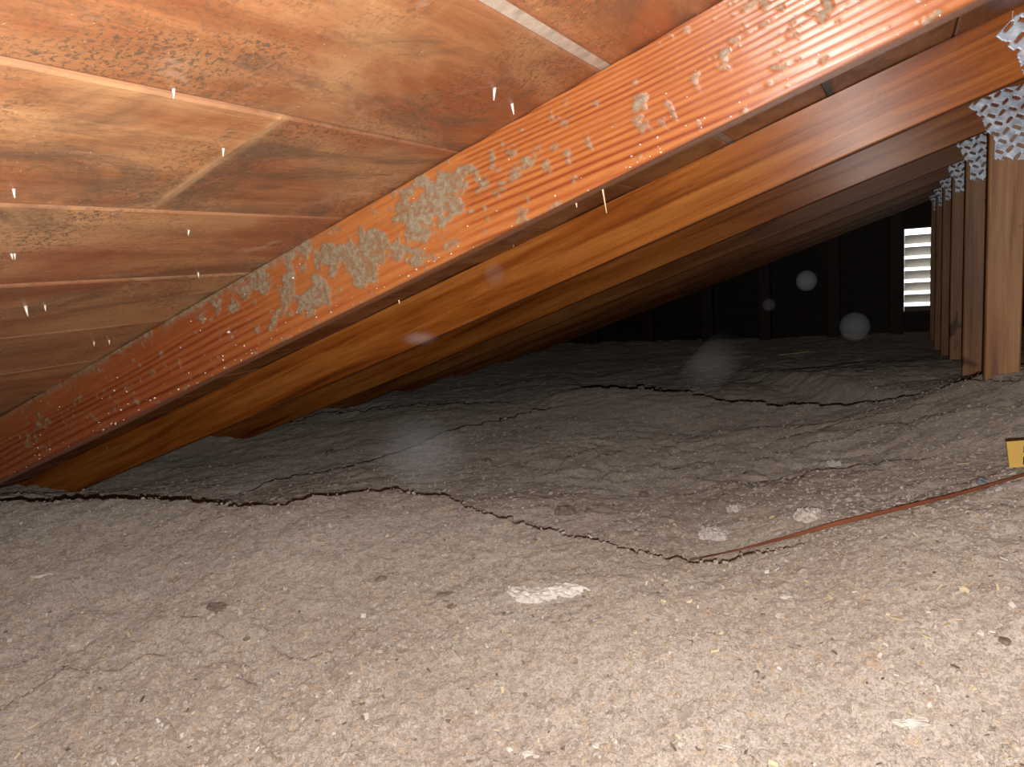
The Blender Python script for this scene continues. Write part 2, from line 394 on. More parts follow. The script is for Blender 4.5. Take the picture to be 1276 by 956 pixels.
# nails through the deck
def nail_mesh(r=.0012, l=.018):
    bm = bmesh.new(); bmesh.ops.create_cone(bm, cap_ends=True, segments=8, radius1=r * .25, radius2=r, depth=l, matrix=Matrix.Translation((0, 0, -l / 2 + .002)))
    return bm_mesh('nail', bm, mat_nail, True)
nm = nail_mesh(.0014, .007); nm2 = nail_mesh(.0021, .012)
for px, py, big in [(616, 111, 1), (638, 130, 1), (278, 187, 0), (235, 287, 0), (32, 383, 1), (56, 382, 0), (117, 427, 0), (136, 425, 0), (14, 316, 0), (18, 316, 0), (17, 238, 0),
                    (1133, 28, 1), (216, 113, 0), (640, 305, 0), (247, 341, 0), (905, 380, 0)]:
    q = at_deck(px, py); u = q[0] * CA + q[2] * SA
    if q[1] > 5 or q[1] < 0: continue
    o = link('nail', nm2 if big else nm, ceiling, (u, q[1], DK - .0005)); o.rotation_euler = (rng.uniform(-.15, .15), .35 + rng.uniform(-.2, .2), 0)

# ------------------------------------------------------------------ trusses
def near_chord_mesh():
    Lu = 1
    us = np.concatenate([np.linspace(-4.6, -2.3, 30)[:-1], np.linspace(-2.3, .45, 1250), np.linspace(.45, XR / CA - .08, 40)[1:]])
    vs = np.linspace(0, 1, 70)
    U, Vv = np.meshgrid(us, vs, indexing='ij')
    Xw = U * CA - (DK - Vv * HR) * SA
    xs = at_y(571, 245, Y1)[0]
    # grain lines: slanting beyond the seam, wider apart towards the lower arris
    sh = .05 * U + .62 * (sst(U, -.60, -.05) * .45)
    w_ = Vv - sh + (fbm(U * 3.0, Vv * 2, 3, 1) - .5) * .10 + .35
    ph = 23 * (w_ - .26 * w_ * w_)
    fr = ph - np.floor(ph)
    line = np.exp(-((fr - .5) / .20) ** 2)
    lv = vn(np.floor(ph) * 7.1, U * 4, 3)
    ampR = sst(Xw, xs - .004, xs + .02) * (1 - .75 * sst(U, .0, .25))
    ampL = (1 - sst(Xw, xs - .42, xs - .22)) * sst(Vv + (vn(U * 5, Vv * 3, 4) - .5) * .2, .22, .42)
    ampM = .55 * sst(Vv, .55, .85) * (1 - ampR) 
    amp = np.clip(ampR + ampL + ampM, 0, 1) * (.55 + .6 * lv)
    groove = np.clip(line * amp, 0, 1)
    # mould and clinging dust
    mo = np.zeros(U.shape)
    def blob(px, py, r, rv, k):
        u, v = uv1(px, py); return k * np.exp(-((U - u) / r) ** 2 - ((Vv - v) / rv) ** 2)
    for b in [(540, 265, .045, .30, 1.05), (505, 285, .03, .35, .8), (465, 310, .025, .30, .85), (455, 335, .02, .2, .8), (392, 368, .045, .16, 1.2), (375, 350, .05, .25, .8), (330, 345, .07, .18, 1.0),
              (425, 305, .06, .2, .7), (290, 375, .06, .12, .6), (550, 235, .03, .15, .7), (340, 400, .05, .14, .5), (500, 250, .04, .15, .7)]: mo += blob(*b)
    nz = .55 * fbm(U * 30, Vv * HR * 30, 4, 2) + .45 * fbm(U * 85, Vv * HR * 85, 3, 4)
    m1 = sst(nz + np.minimum(mo, 1.05) * .21, .645, .70)
    for b in [(690, 183, .006, .10, 1), (655, 206, .012, .10, .9), (640, 215, .008, .08, .9), (680, 205, .01, .09, .9), (705, 190, .008, .06, .9), (790, 153, .009, .06, 1),
              (800, 158, .006, .05, .9), (832, 130, .004, .09, 1), (865, 95, .006, .05, 1), (725, 180, .01, .05, .8), (838, 142, .003, .04, 1), (605, 230, .01, .12, .6),
              (610, 285, .012, .1, .6), (650, 268, .01, .06, .8), (560, 300, .02, .1, .7), (575, 340, .012, .08, .5)]: m1 = np.maximum(m1, sst(fbm(U * 90, Vv * HR * 90, 3, 5) + blob(*b) * .33, .70, .82) * .8)
    ul, _ = uv1(200, 405); ur, _ = uv1(345, 320)
    topd = np.exp(-(Vv / (.05 + .05 * vn(U * 40, Vv * 0, 6))) ** 2) * sst(U, ul - .7, ul - .3) * (1 - sst(U, ur, ur + .12))
    m1 = np.maximum(m1, topd * sst(nz, .25, .45))
    red = sst(U, -.5, -1.1) if False else (1 - sst(U, -1.05, -.45)) * .8
    red = np.clip(red + .3 * (fbm(U * 2.2, Vv * 1.5, 2, 7) - .5), 0, 1)
    dY = .0017 * groove - .0011 * m1 * nz + (fbm(U * 30, Vv * 4, 2, 3) - .5) * .0006
    # bottom arris slightly worn
    worn = np.clip((Vv - .97) / .03, 0, 1) * (.0018 + .0015 * vn(U * 25, Vv * 0, 2)); dY = dY + worn
    bow = (vn(U * 2.1, U * 0, 5) - .5) * .003 * Vv
    V = np.stack([U, Y1 + dY, DK - .0008 - Vv * HR + bow], -1)
    zb = V[:, -1, 2]
    ring = [V[:, i] for i in range(len(vs))]
    for yy in (.006, .014, .024, .034): ring.append(np.stack([us, np.full(len(us), Y1 + yy), zb - .0006 * np.sin(us * 9)], -1))
    ring.append(np.stack([us, np.full(len(us), Y1 + TH), zb + .002], -1)); ring.append(np.stack([us, np.full(len(us), Y1 + TH), np.full(len(us), DK - .0008)], -1))
    R = np.stack(ring, 1); nu, nr = R.shape[:2]
    idx = np.arange(nu * nr).reshape(nu, nr); nx = np.roll(idx, -1, 1)
    F = np.stack([idx[:-1], nx[:-1], nx[1:], idx[1:]], -1).reshape(-1, 4)
    pad = lambda a, v: np.concatenate([a, np.full((nu, nr - len(vs)), v)], 1)
    me = mesh_np('top_chord', R.reshape(-1, 3), F, mat_near, True,
                 {'groove': pad(groove, .25), 'mould': pad(m1, .30), 'red': pad(red, .5)})
    return me
truss_labels = [
 'nearest roof truss, its grooved reddish top chord mottled with grey mould',
 'second roof truss from the camera, smooth orange-brown chord seen just under the nearest chord',
 'third truss from the camera, brown chord above the widest pale knotty post',
 'fourth truss from the camera, its slim brown post just left of the widest post',
 'fifth truss from the camera, third post counted leftward from the right edge',
 'sixth truss from the camera, in deep shade behind the three lighter posts',
 'seventh truss, nearly black, second back from the louvered vent',
 'eighth truss, darkest chord right in front of the louvered gable vent']
UR = XR / CA - .08
def chord_mesh(k):
    n = 60; us = np.linspace(-4.6, UR, n); prof = [(0, 0), (0, -HR + .002), (.002, -HR), (TH - .002, -HR), (TH, -HR + .002), (TH, 0)]
    rv = []
    for i, u in enumerate(us):
        dz = .003 * math.sin(u * 2.3 + k) ; dy = .0025 * math.sin(u * 1.7 + 2 * k)
        for (y, z) in prof: rv.append((u, y + dy, z + (dz if z < -.05 else 0)))
    m_ = len(prof); idx = np.arange(n * m_).reshape(n, m_); nx = np.roll(idx, -1, 1)
    F = np.stack([idx[:-1], nx[:-1], nx[1:], idx[1:]], -1).reshape(-1, 4)
    return mesh_np('top_chord', rv, F, mat_chord_dim if k > 2 else mat_chord)
def post_mesh(k):
    bm = bmesh.new(); sb = (DK - HR)
    zt = lambda x: (sb - .001 + x * SA) / CA
    x1 = X0 + PW; c = .003
    prism(bm, [(X0, -.95), (x1, -.95), (x1, zt(x1)), (X0, zt(X0))], 0, TH)
    es = [e for e in bm.edges if abs(e.verts[0].co.z - e.verts[1].co.z) > .5]
    bmesh.ops.bevel(bm, geom=es, offset=.003, segments=1, affect='EDGES')
    for v in bm.verts: v.co.x -= X0
    return bm_mesh('post', bm, mat_web)
def plate_mesh():
    """galvanized toothed plate: rows of slots cut at alternating slants, ragged where they meet the edge; x,z at the joint"""
    px = lambda a, b: (lambda q: (q[0], q[2]))(at_y(a, b, Y1 + 2 * SP))
    ol = [px(*p) for p in [(1206, 134), (1222, 117), (1250, 110), (1300, 100), (1310, 198), (1239, 201), (1238, 170), (1229, 165), (1222, 147)]]
    ol = np.array(ol); h = .0021
    xs = np.arange(ol[:, 0].min(), ol[:, 0].max() + h, h); zs = np.arange(ol[:, 1].min(), ol[:, 1].max() + h, h)
    X, Z = np.meshgrid(xs[:-1] + h / 2, zs[:-1] + h / 2, indexing='ij')
    ins = np.zeros(X.shape, bool); n = len(ol)
    for i in range(n):
        a, b = ol[i], ol[(i + 1) % n]
        c = ((a[1] > Z) != (b[1] > Z)); t = (b[0] - a[0]) * (Z - a[1]) / (b[1] - a[1] + 1e-12) + a[0]; ins ^= c & (X < t)
    # slot lattice
    pu = .0215; a_ = math.radians(12)
    Uu = (X * math.cos(a_) + Z * math.sin(a_)); Ww = (-X * math.sin(a_) + Z * math.cos(a_))
    row = np.floor(Ww / pu); uu = Uu / pu + .5 * (row % 2); col = np.floor(uu)
    cu = (uu - col - .5) * pu; cw = (Ww / pu - row - .5) * pu
    par = (row + col) % 2
    t1 = np.radians(np.where(par < .5, 38, -38)); du = cu * np.cos(t1) + cw * np.sin(t1); dw = -cu * np.sin(t1) + cw * np.cos(t1)
    hole = (np.abs(du) < .0078) & (np.abs(dw) < .0027)
    ins &= ~hole
    V = []; F = []; vid = {}
    def vert(i, j):
        if (i, j) not in vid:
            vid[(i, j)] = len(V); V.append((xs[i], 0, zs[j]))
        return vid[(i, j)]
    for i, j in zip(*np.nonzero(ins)): F.append((vert(i, j), vert(i + 1, j), vert(i + 1, j + 1), vert(i, j + 1)))
    V = np.array(V); cX, cZ = V[:, 0], V[:, 2]
    V[:, 1] = -.0012 - .0012 * vn(cX * 60, cZ * 60, 2)
    me = mesh_np('connector_plate', V, F, mat_steel, True)
    return me
plate = plate_mesh()
posts = [post_mesh(k) for k in range(1)]
trusses = []
for k in range(8):
    t = empty('roof_truss', (0, Y1 + k * SP, 0)); tag(t, truss_labels[k], 'roof truss', 'parallel roof trusses'); trusses.append(t)
    if k == 0:
        me = near_chord_mesh()
        # mesh is built around the world origin, so shift it to the truss
        o = link('top_chord', me, t, (0, -Y1, 0), ROT)
        co = np.zeros(len(me.vertices) * 3, np.float32)
    else:
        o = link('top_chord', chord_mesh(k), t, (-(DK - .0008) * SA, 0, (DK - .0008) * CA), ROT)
    o = link('post', posts[0], t, (X0 + (.035 if k < 2 else 0), .0, .012 if k < 2 else 0))
    o = link('connector_plate', plate, t, (0 if k != 1 else -.012, -.0025, 0 if k != 1 else .006)); sm = o.modifiers.new('thick', 'SOLIDIFY'); sm.thickness = .0012; sm.offset = 1

# dust crumbs clinging to the near chord
def crumbs(n, place, smin, smax, seed, flat=.6):
    r = np.random.default_rng(seed); bm = bmesh.new(); bmesh.ops.create_icosphere(bm, subdivisions=1, radius=1)
    bv = np.array([v.co for v in bm.verts]); bf = np.array([[v.index for v in f.verts] for f in bm.faces]); bm.free()
    pos = place(r, n); n = len(pos)
    sc = r.uniform(smin, smax, (n, 1, 1)) * (r.random((n, 1, 1)) ** 1.5 * .8 + .5)
    an = r.uniform(.5, 1.5, (n, 1, 3)) * np.array([1, 1, flat]); th = r.uniform(0, 6.28, n)
    V = bv[None] * (1 + r.uniform(-.25, .3, (n, 12, 1))) * sc * an
    c, s = np.cos(th)[:, None], np.sin(th)[:, None]
    tx = r.normal(0, .35, (n, 1)); V[:, :, 2] += V[:, :, 0] * tx
    V = np.stack([V[:, :, 0] * c - V[:, :, 1] * s, V[:, :, 0] * s + V[:, :, 1] * c, V[:, :, 2]], -1)
    V += pos[:, None]
    F = bf[None] + (np.arange(n) * 12)[:, None, None]
    return V.reshape(-1, 3), F.reshape(-1, 3)
def place_edge(r, n):
    out = []
    for _ in range(n):
        u = r.uniform(-1.9, .2); v = 1 - abs(r.normal(0, .12)) if r.random() < .7 else r.uniform(.05, 1)
        out.append(P(u, DK - .001 - min(max(v, .02), .995) * HR, Y1 - .0005))
    return np.array(out)
V, F = crumbs(230, place_edge, .0004, .0013, 5, 1)
V[:, 1] -= Y1
o = link('dust_crumb', mesh_np('dust_crumb', V, F, mat_palechip), trusses[0]); o['kind'] = 'stuff'

# ------------------------------------------------------------------ gable wall, vent, side walls
zf = -.95
def ztop(x): return (DK + .02 + x * SA) / CA if x < XR else (DK + .02) / CA + XR * SA / CA - (x - XR) * SA / CA
VX0, VX1, VZ0, VZ1 = .047, .31, -.525, .075
bm = bmesh.new()
def wallquad(xa, xb, za, zb): prism(bm, [(xa, za(xa)), (xb, za(xb)), (xb, zb(xb)), (xa, zb(xa))], YG, YG + .03)
cz = lambda c: (lambda x: c)
wallquad(-2.9, VX0, cz(zf), ztop); wallquad(VX1, XR, cz(zf), ztop); wallquad(XR, XR + 3.6, cz(zf), ztop)
wallquad(VX0, VX1, cz(zf), cz(VZ0)); wallquad(VX0, VX1, cz(VZ1), ztop)
prism(bm, [(-4.9, zf - .8), (-2.9, zf - .8), (-2.9, ztop(-2.9)), (-4.9, ztop(-4.9))], YG, YG + .03)
prism(bm, [(-2.9, zf - .8), (XR + 5, zf - .8), (XR + 5, zf), (-2.9, zf)], YG, YG + .03)
prism(bm, [(XR + 3.6, zf), (XR + 5, zf), (XR + 5, ztop(XR + 3.6)), (XR + 3.6, ztop(XR + 3.6))], YG, YG + .03)
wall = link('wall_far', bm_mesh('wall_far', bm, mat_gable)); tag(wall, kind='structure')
for x in (-2.42, -1.92, -1.42, -.97, -.47, VX1 + .03, .85, 1.4, 1.95):
    z1 = (DK - .002 + x * SA) / CA
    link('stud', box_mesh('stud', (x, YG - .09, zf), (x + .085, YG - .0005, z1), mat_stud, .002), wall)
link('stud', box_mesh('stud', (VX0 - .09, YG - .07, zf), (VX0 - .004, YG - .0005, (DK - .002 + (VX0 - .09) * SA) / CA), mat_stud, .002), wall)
bm = bmesh.new(); prism(bm, [(-4.9, zf - .8), (XR + 5, zf - .8), (XR + 5, 2), (-4.9, 2)], -2.08, -2.04)
o = link('wall_back', bm_mesh('wall_back', bm, mat_gable)); tag(o, kind='structure')
o = link('wall_left', box_mesh('wall_left', (-4.9, -2.04, zf - .8), (-4.5, 7.0, .2), mat_gable)); tag(o, kind='structure')
o = link('wall_right', box_mesh('wall_right', (XR + 3.5, -2.04, zf - .8), (XR + 3.6, YG, 1.2), mat_gable)); tag(o, kind='structure')

vent = empty('louvered_vent', ((VX0 + VX1) / 2, YG - .02, VZ0)); tag(vent, 'tall narrow louvered gable vent letting in white daylight', 'vent')
bm = bmesh.new(); fw = .012
for lo, hi in (((VX0 - fw, YG - .03, VZ0 - fw), (VX0, YG + .06, VZ1 + fw)), ((VX1, YG - .03, VZ0 - fw), (VX1 + fw, YG + .06, VZ1 + fw)),
               ((VX0, YG - .03, VZ0 - fw), (VX1, YG + .06, VZ0)), ((VX0, YG - .03, VZ1), (VX1, YG + .06, VZ1 + fw))): box(bm, lo, hi)
for v in bm.verts: v.co -= vent.location
link('frame', bm_mesh('frame', bm, mat_stud), vent)
pitch = (VZ1 - VZ0) / 7.0
sl = box_mesh('slat', (-(VX1 - VX0) / 2 + .001, 0, -.003), ((VX1 - VX0) / 2 - .001, .097, .003), mat_slat)
for i in range(7):
    link('slat', sl, vent, (0, -.005, (i + .46) * pitch), (math.radians(-38), 0, 0))

# ------------------------------------------------------------------ insulation bed
NA, NB = 820, 640
tt = np.linspace(-1, 1, NA); aa = 5.2 * np.sinh(2.9 * tt) / np.sinh(2.9) + .1
bb = np.concatenate([np.linspace(-3.2, .36, 40)[:-1], np.exp(np.linspace(np.log(.36), np.log(8.2), NB))])
AA, BB = np.meshgrid(aa, bb, indexing='ij')
XX = AA * FA[0] + BB * FB[0]; YY = AA * FA[1] + BB * FB[1]
XX = np.clip(XX, -4.7, 5.7); YY = np.clip(YY, -2.03, YG - .001)
ZZ = terrain(XX, YY)
V = np.stack([XX, YY, ZZ], -1).reshape(-1, 3)
idx = np.arange(len(V)).reshape(AA.shape)
F = np.stack([idx[:-1, :-1], idx[1:, :-1], idx[1:, 1:], idx[:-1, 1:]], -1).reshape(-1, 4)
p4 = V[F]; ar = np.linalg.norm(np.cross(p4[:, 2] - p4[:, 0], p4[:, 3] - p4[:, 1]), axis=1); F = F[ar > 1e-9]
floor = link('floor', mesh_np('floor', V, F, mat_ins, True)); tag(floor, kind='structure')

def scatter(bmin, bmax, dens_pow=1.0, up=.35):
    def f(r, n):
        t = r.random(n); b = 1 / (1 / bmin + t * (1 / bmax - 1 / bmin)) if dens_pow else bmin + t * (bmax - bmin)
        a = r.uniform(-.82, .82, n) * (b + .15) + .0
        x = a * FA[0] + b * FB[0]; y = a * FA[1] + b * FB[1]
        z = terrain(x, y) + .0006; return np.stack([x, y, z], -1)
    return f
V, F = crumbs(34000, scatter(.42, 2.6), .0014, .0046, 11, .8)
o = link('insulation_crumb', mesh_np('insulation_crumb', V, F, mat_ins)); tag(o, 'loose grey-brown cellulose crumbs strewn over the insulation bed', 'insulation', kind='stuff')
def slivers(n, place, seed, lmin, lmax, wd):
    r = np.random.default_rng(seed); pos = place(r, n)
    L = r.uniform(lmin, lmax, n) * (.5 + r.random(n)); W = L * r.uniform(wd[0], wd[1], n); T = W * .3
    base = np.array([(-.5, -.4, 0), (.5, -.25, 0), (.45, .4, 0), (-.4, .5, 0), (-.5, -.4, 1), (.5, -.25, 1), (.45, .4, 1), (-.4, .5, 1)], float)
    V = base[None] * np.stack([L, W, T], -1)[:, None]
    tx, ty = r.normal(0, .35, (n, 1)), r.normal(0, .5, (n, 1)); V[:, :, 2] += V[:, :, 0] * tx + V[:, :, 1] * ty
    th = r.uniform(0, 6.28, n)[:, None]; c, s = np.cos(th), np.sin(th)
    V = np.stack([V[:, :, 0] * c - V[:, :, 1] * s, V[:, :, 0] * s + V[:, :, 1] * c, V[:, :, 2] + .0008], -1) + pos[:, None]
    f = np.array([(0, 3, 2, 1), (4, 5, 6, 7), (0, 1, 5, 4), (1, 2, 6, 5), (2, 3, 7, 6), (3, 0, 4, 7)])
    return V.reshape(-1, 3), (f[None] + (np.arange(n) * 8)[:, None, None]).reshape(-1, 4)
for nm_, n, mt, sd, l0, l1, wd, lab in [
    ('wood_chip', 1500, mat_chip, 21, .003, .008, (.15, .5), 'tiny tan wood slivers scattered through the insulation'),
    ('paper_fleck', 2600, mat_palechip, 22, .002, .006, (.4, .9), 'small pale paper flecks scattered through the insulation'),
    ('dark_fleck', 1300, mat_clod, 23, .002, .006, (.4, .9), 'small dark brown flecks scattered through the insulation')]:
    V, F = slivers(n, scatter(.42, 3.0), sd, l0, l1, wd)
    o = link(nm_, mesh_np(nm_, V, F, mt)); tag(o, lab, 'debris', kind='stuff')

# ------------------------------------------------------------------ single pieces lying on the insulation
def lump(name, px, py, wpx, mat, label, cat, group=None, flat=.35, asp=.6, seed=0, rough=.25, sub=3, lift=.2, ang=0):
    q = ground(px, py); dist = np.linalg.norm(q); s = wpx / 2 * dist / FPX
    bm = bmesh.new(); bmesh.ops.create_icosphere(bm, subdivisions=sub, radius=1)
    r = np.random.default_rng(seed + int(px))
    o1, o2 = r.random(2) * 50; ca, sa_ = math.cos(ang), math.sin(ang)
    for v in bm.verts:
        c = v.co
        n = float(fbm(np.array(c.x * 1.3 + o1 + c.z), np.array(c.y * 1.3 + o2 - c.z), 3, 1)) - .5
        n2 = float(vn(np.array(c.x * 5 + o2 + c.z * 3), np.array(c.y * 5 + o1), 4)) - .5
        n3 = 2 * float(vn(np.array(c.x * 13 + o1 + c.z * 9), np.array(c.y * 13 + o2), 5)) - .5; k = s * (1 + n * 1.1 + n2 * rough * .5)
        a, b, z = c.x * k, c.y * k * asp, (c.z + (n2 + n3 * .8) * rough * .9 * (c.z > 0)) * k * flat
        a, b = a * ca - b * sa_, a * sa_ + b * ca
        v.co = (a * FA[0] + b * FB[0], a * FA[1] + b * FB[1], z + s * flat * lift)
    o = link(name, bm_mesh(name, bm, mat), None, Vector(q)); return tag(o, label, cat, group)
def chip(px, py, lpx, ang, mat, label, wr=.22, name='wood_sliver', cat='wood sliver'):
    """a thin flat splinter, ang = turn on the ground"""
    q = ground(px, py); dist = np.linalg.norm(q); L = lpx * dist / FPX
    ca, sa_ = math.cos(ang), math.sin(ang); n = 7; V = []; F = []
    for i in range(n):
        t = i / (n - 1) * 2 - 1; wdt = L * wr * .5 * (1 - .75 * abs(t) ** 2); bend = .04 * L * t * t
        for sgn, z in ((-1, 0), (1, 0), (1, 1), (-1, 1)):
            a, b = t * L / 2, sgn * wdt + bend
            a, b = a * ca - b * sa_, a * sa_ + b * ca
            V.append((a * FA[0] + b * FB[0], a * FA[1] + b * FB[1], .0015 + z * L * .04 + .03 * L * t))
    for i in range(n - 1):
        for j in range(4): F.append((i * 4 + j, i * 4 + (j + 1) % 4, i * 4 + 4 + (j + 1) % 4, i * 4 + 4 + j))
    F += [(0, 3, 2, 1), (4 * n - 4, 4 * n - 3, 4 * n - 2, 4 * n - 1)]
    o = link(name, mesh_np(name, V, F, mat), None, Vector(q)); return tag(o, label, cat)
LP = [('fibre_clump', 668, 742, 62, mat_fluff, 'pale fluffy fibre clump, left half of the whitish patch in the middle foreground', .16, .55),
      ('fibre_clump', 702, 738, 50, mat_fluff, 'pale fluffy fibre clump, right half of the whitish patch in the middle foreground', .2, .5),
      ('fibre_clump', 892, 668, 40, mat_dull, 'pale crumbly fibre clump in the dip just above the left end of the strap', .3, .8),
      ('fibre_clump', 1010, 645, 36, mat_dull, 'pale fibre clump just above the middle of the strap', .3, .7),
      ('fibre_clump', 915, 636, 20, mat_dull, 'small pale fibre clump behind the dip, left of the larger one above the strap', .45, .8),
      ('fibre_clump', 1040, 579, 16, mat_dull, 'small pale fibre clump by the crack on the right slope', .5, .8),
      ('clod', 272, 757, 24, mat_clod, 'flat dark clod lying left of centre in the foreground', .3, .6),
      ('clod', 555, 743, 22, mat_clod, 'dark elongated clod left of the whitish patch', .35, .4),
      ('clod', 563, 757, 12, mat_clod, 'small dark clod just below the elongated one', .4, .6),
      ('clod', 475, 723, 14, mat_clod, 'small dark clod in front of the left crest', .5, .7),
      ('clod', 703, 640, 26, mat_clod, 'dark triangular clod in the hollow behind the crack', .5, .6),
      ('clod', 733, 638, 10, mat_clod, 'small dark clod right of the triangular one', .5, .7),
      ('clod', 803, 617, 13, mat_clod, 'dark clod on the far side of the hollow, above the crack', .5, .6),
      ('clod', 640, 540, 9, mat_clod, 'tiny dark clod high in the hollow, left of a pair', .6, .7),
      ('clod', 670, 536, 9, mat_clod, 'tiny dark clod high in the hollow, right of a pair', .6, .7),
      ('clod', 608, 575, 14, mat_clod, 'dark clod in the middle of the hazy slope', .4, .6),
      ('clod', 413, 565, 15, mat_clod, 'dark clod on the far left slope under the second chord', .4, .6),
      ('clod', 525, 525, 9, mat_clod, 'tiny dark clod on the far slope beneath the third chord', .5, .6),
      ('clod', 308, 797, 9, mat_clod, 'tiny dark clod below the flat clod at left', .5, .6),
      ('clod', 942, 840, 9, mat_clod, 'tiny blackish clod in the right foreground', .6, .7),
      ('clod', 1252, 800, 10, mat_clod, 'dark clod near the right edge of the foreground', .6, 1.2),
      ('paper_scrap', 655, 941, 15, mat_palechip, 'white paper scrap at the very bottom, left of a pair', .3, .7),
      ('paper_scrap', 668, 943, 13, mat_palechip, 'white paper scrap at the very bottom, right of a pair', .3, .8),
      ('paper_scrap', 636, 934, 9, mat_palechip, 'tiny white paper scrap at the bottom, left of the pair', .4, .9),
      ('paper_scrap', 903, 930, 15, mat_palechip, 'roundish pale paper scrap right of centre at the bottom', .2, .9),
      ('paper_scrap', 745, 928, 15, mat_palechip, 'pale scrap beside a brown crumb near the bottom', .2, .8),
      ('paper_scrap', 1138, 900, 34, mat_palechip, 'large flat pale flake in the right foreground', .2, .5),
      ('paper_scrap', 50, 717, 18, mat_palechip, 'pale flake at the far left of the foreground', .2, .7),
      ('paper_scrap', 980, 744, 15, mat_palechip, 'pale round flake below the strap', .2, .7),
      ('pebble', 1225, 602, 13, plain('blue_grey_stone', (.24, .26, .34), .6, .2), 'small blue-grey lump beside the strap under the yellow tag', .6, .7),
      ('clod', 739, 932, 10, mat_clod, 'reddish-brown crumb at the bottom beside a pale scrap', .5, .8)]
for i, (nm_, px, py, wp, mt, lab, fl_, asp) in enumerate(LP):
    cat = {'fibre_clump': 'insulation clump', 'clod': 'clod', 'paper_scrap': 'paper scrap', 'pebble': 'pebble'}[nm_]
    lump(nm_, px, py, wp, mt, lab, cat, None, fl_, asp, i, rough=.5 if 'clump' in nm_ else .2, sub=4 if wp > 30 else 3, ang=.15 * (i % 5 - 2))
chips = [(1205, 578, 22, .1, 'tan wood sliver lying left of the yellow tag'), (400, 676, 18, -.7, 'reddish wood sliver on the left crest'), (775, 598, 13, .9, 'tan sliver in the hollow above the crack'),
         (822, 821, 14, -.6, 'orange sliver right of centre in the foreground'), (1015, 791, 11, .8, 'tan chip right of centre, largest of its row'), (1120, 773, 20, -.8, 'orange sliver on the right slope below the strap'),
         (750, 776, 14, -.1, 'orange sliver just right of the whitish patch'), (1060, 751, 13, -.2, 'orange sliver below the strap on the right'), (990, 441, 36, 0, 'long pale stick far back near the gable'),
         (1036, 462, 15, .1, 'short pale stick far back in front of the posts'), (1208, 755, 11, 1.2, 'small yellowish chip on the right slope'), (305, 775, 9, .3, 'pale tan chip left of centre'),
         (165, 690, 9, .4, 'tiny tan chip upper left of the foreground'), (38, 908, 16, .9, 'yellowish sliver at lower left'), (200, 890, 12, 1.1, 'tan sliver at the bottom left of centre'), (905, 820, 12, -.6, 'orange chip pair in the right foreground'),
         (1180, 780, 14, .5, 'pale chip near the right edge on the slope'), (136, 755, 14, .8, 'pale sliver in the left foreground')]
for px, py, l, a, lab in chips: chip(px, py, l, a, mat_chip, lab)

# ------------------------------------------------------------------ strap
pp = [(858, 699, .7), (900, 691, 1.0), (946, 684, 2.0), (1010, 669, 6), (1100, 645, 5.2), (1175, 626, 3.4), (1255, 603, 2.8), (1300, 589, 2.6), (1380, 566, 2.6)]
g = []
for px, py, wp in pp:
    q = ground(px, py + 2); q[2] = float(terrain(q[0:1], q[1:2], True)[0]); g.append((q, wp * np.linalg.norm(q) / FPX))
G = np.array([x[0] for x in g]); Wd = np.array([x[1] for x in g]); tq = np.linspace(0, len(G) - 1, 120); ti = np.arange(len(G))
sm_ = lambda a: np.convolve(np.pad(a, 15, 'reflect', reflect_type='odd'), np.ones(31) / 31, 'valid')
Gx, Gy, Gz, Ww = [sm_(np.interp(tq, ti, G[:, i])) for i in range(3)] + [sm_(np.interp(tq, ti, Wd))]
tz = terrain(Gx, Gy, False)
lift = np.convolve(np.pad(np.maximum(tz + .002 - Gz, 0), 12, 'edge'), np.ones(25) / 25, 'valid'); Gz = Gz + lift + .001
Gz = Gz + .006 * np.sin(np.linspace(0, math.pi, 120)) ** .7
V = []; F = []
for i in range(120):
    c = np.array([Gx[i], Gy[i], Gz[i]]); up = np.array([.10, -.25, .9]); up /= np.linalg.norm(up); side = np.array([-FB[0], -FB[1], 0]); side = side * .55 + np.array([0, 0, -.5]); side /= np.linalg.norm(side)
    nn = np.cross(side, np.array([FA[0], FA[1], 0]))
    h = Ww[i] / 2; t_ = .0006
    for sx, sy in ((-1, -1), (1, -1), (1, 1), (-1, 1)): V.append(c + side * h * sx + nn * t_ * sy)
for i in range(119):
    for j in range(4): F.append((i * 4 + j, i * 4 + (j + 1) % 4, i * 4 + 4 + (j + 1) % 4, i * 4 + 4 + j))
F += [(0, 1, 2, 3), (479, 478, 477, 476)]
V = np.array(V); org = V[0].copy()
o = link('strap', mesh_np('strap', V - org, F, mat_strap, False), None, Vector(org)); tag(o, 'long thin reddish-brown strap lying along the crack and up the right slope', 'strap')

# ------------------------------------------------------------------ yellow tag at the right edge
q = ground(1262, 584) * .975; dist = np.linalg.norm(q)
right = M[:, 0]; upv = np.array([0, 0, 1.]); pxm = dist / FPX
fw_ = np.cross(upv, right); fw_ /= np.linalg.norm(fw_)
right = np.cross(fw_, upv)
def tagpt(x, y, d=0): return Vector(q + right * (x - 1262) * pxm + upv * (584 - y) * pxm / .985 + fw_ * d)
tg = empty('yellow_tag', Vector(q)); tag(tg, 'small tapered yellow tag with black lettering standing in insulation at right edge', 'tag')
bm = bmesh.new(); pl = [(1255, 555.5), (1310, 555), (1304, 583), (1259, 583)]
fa = [bm.verts.new(tagpt(x, y) - Vector(q)) for x, y in pl]; fb = [bm.verts.new(tagpt(x, y, .002) - Vector(q)) for x, y in pl]
bm.faces.new(fa); bm.faces.new(fb[::-1])
for i in range(4): bm.faces.new((fa[i], fa[(i + 1) % 4], fb[(i + 1) % 4], fb[i]))
for v in bm.verts: pass
link('plate', bm_mesh('plate', bm, mat_tag), tg)
bm = bmesh.new()
sgn = 1 if (Vector(fw_).dot(Vector(q)) < 0) else -1
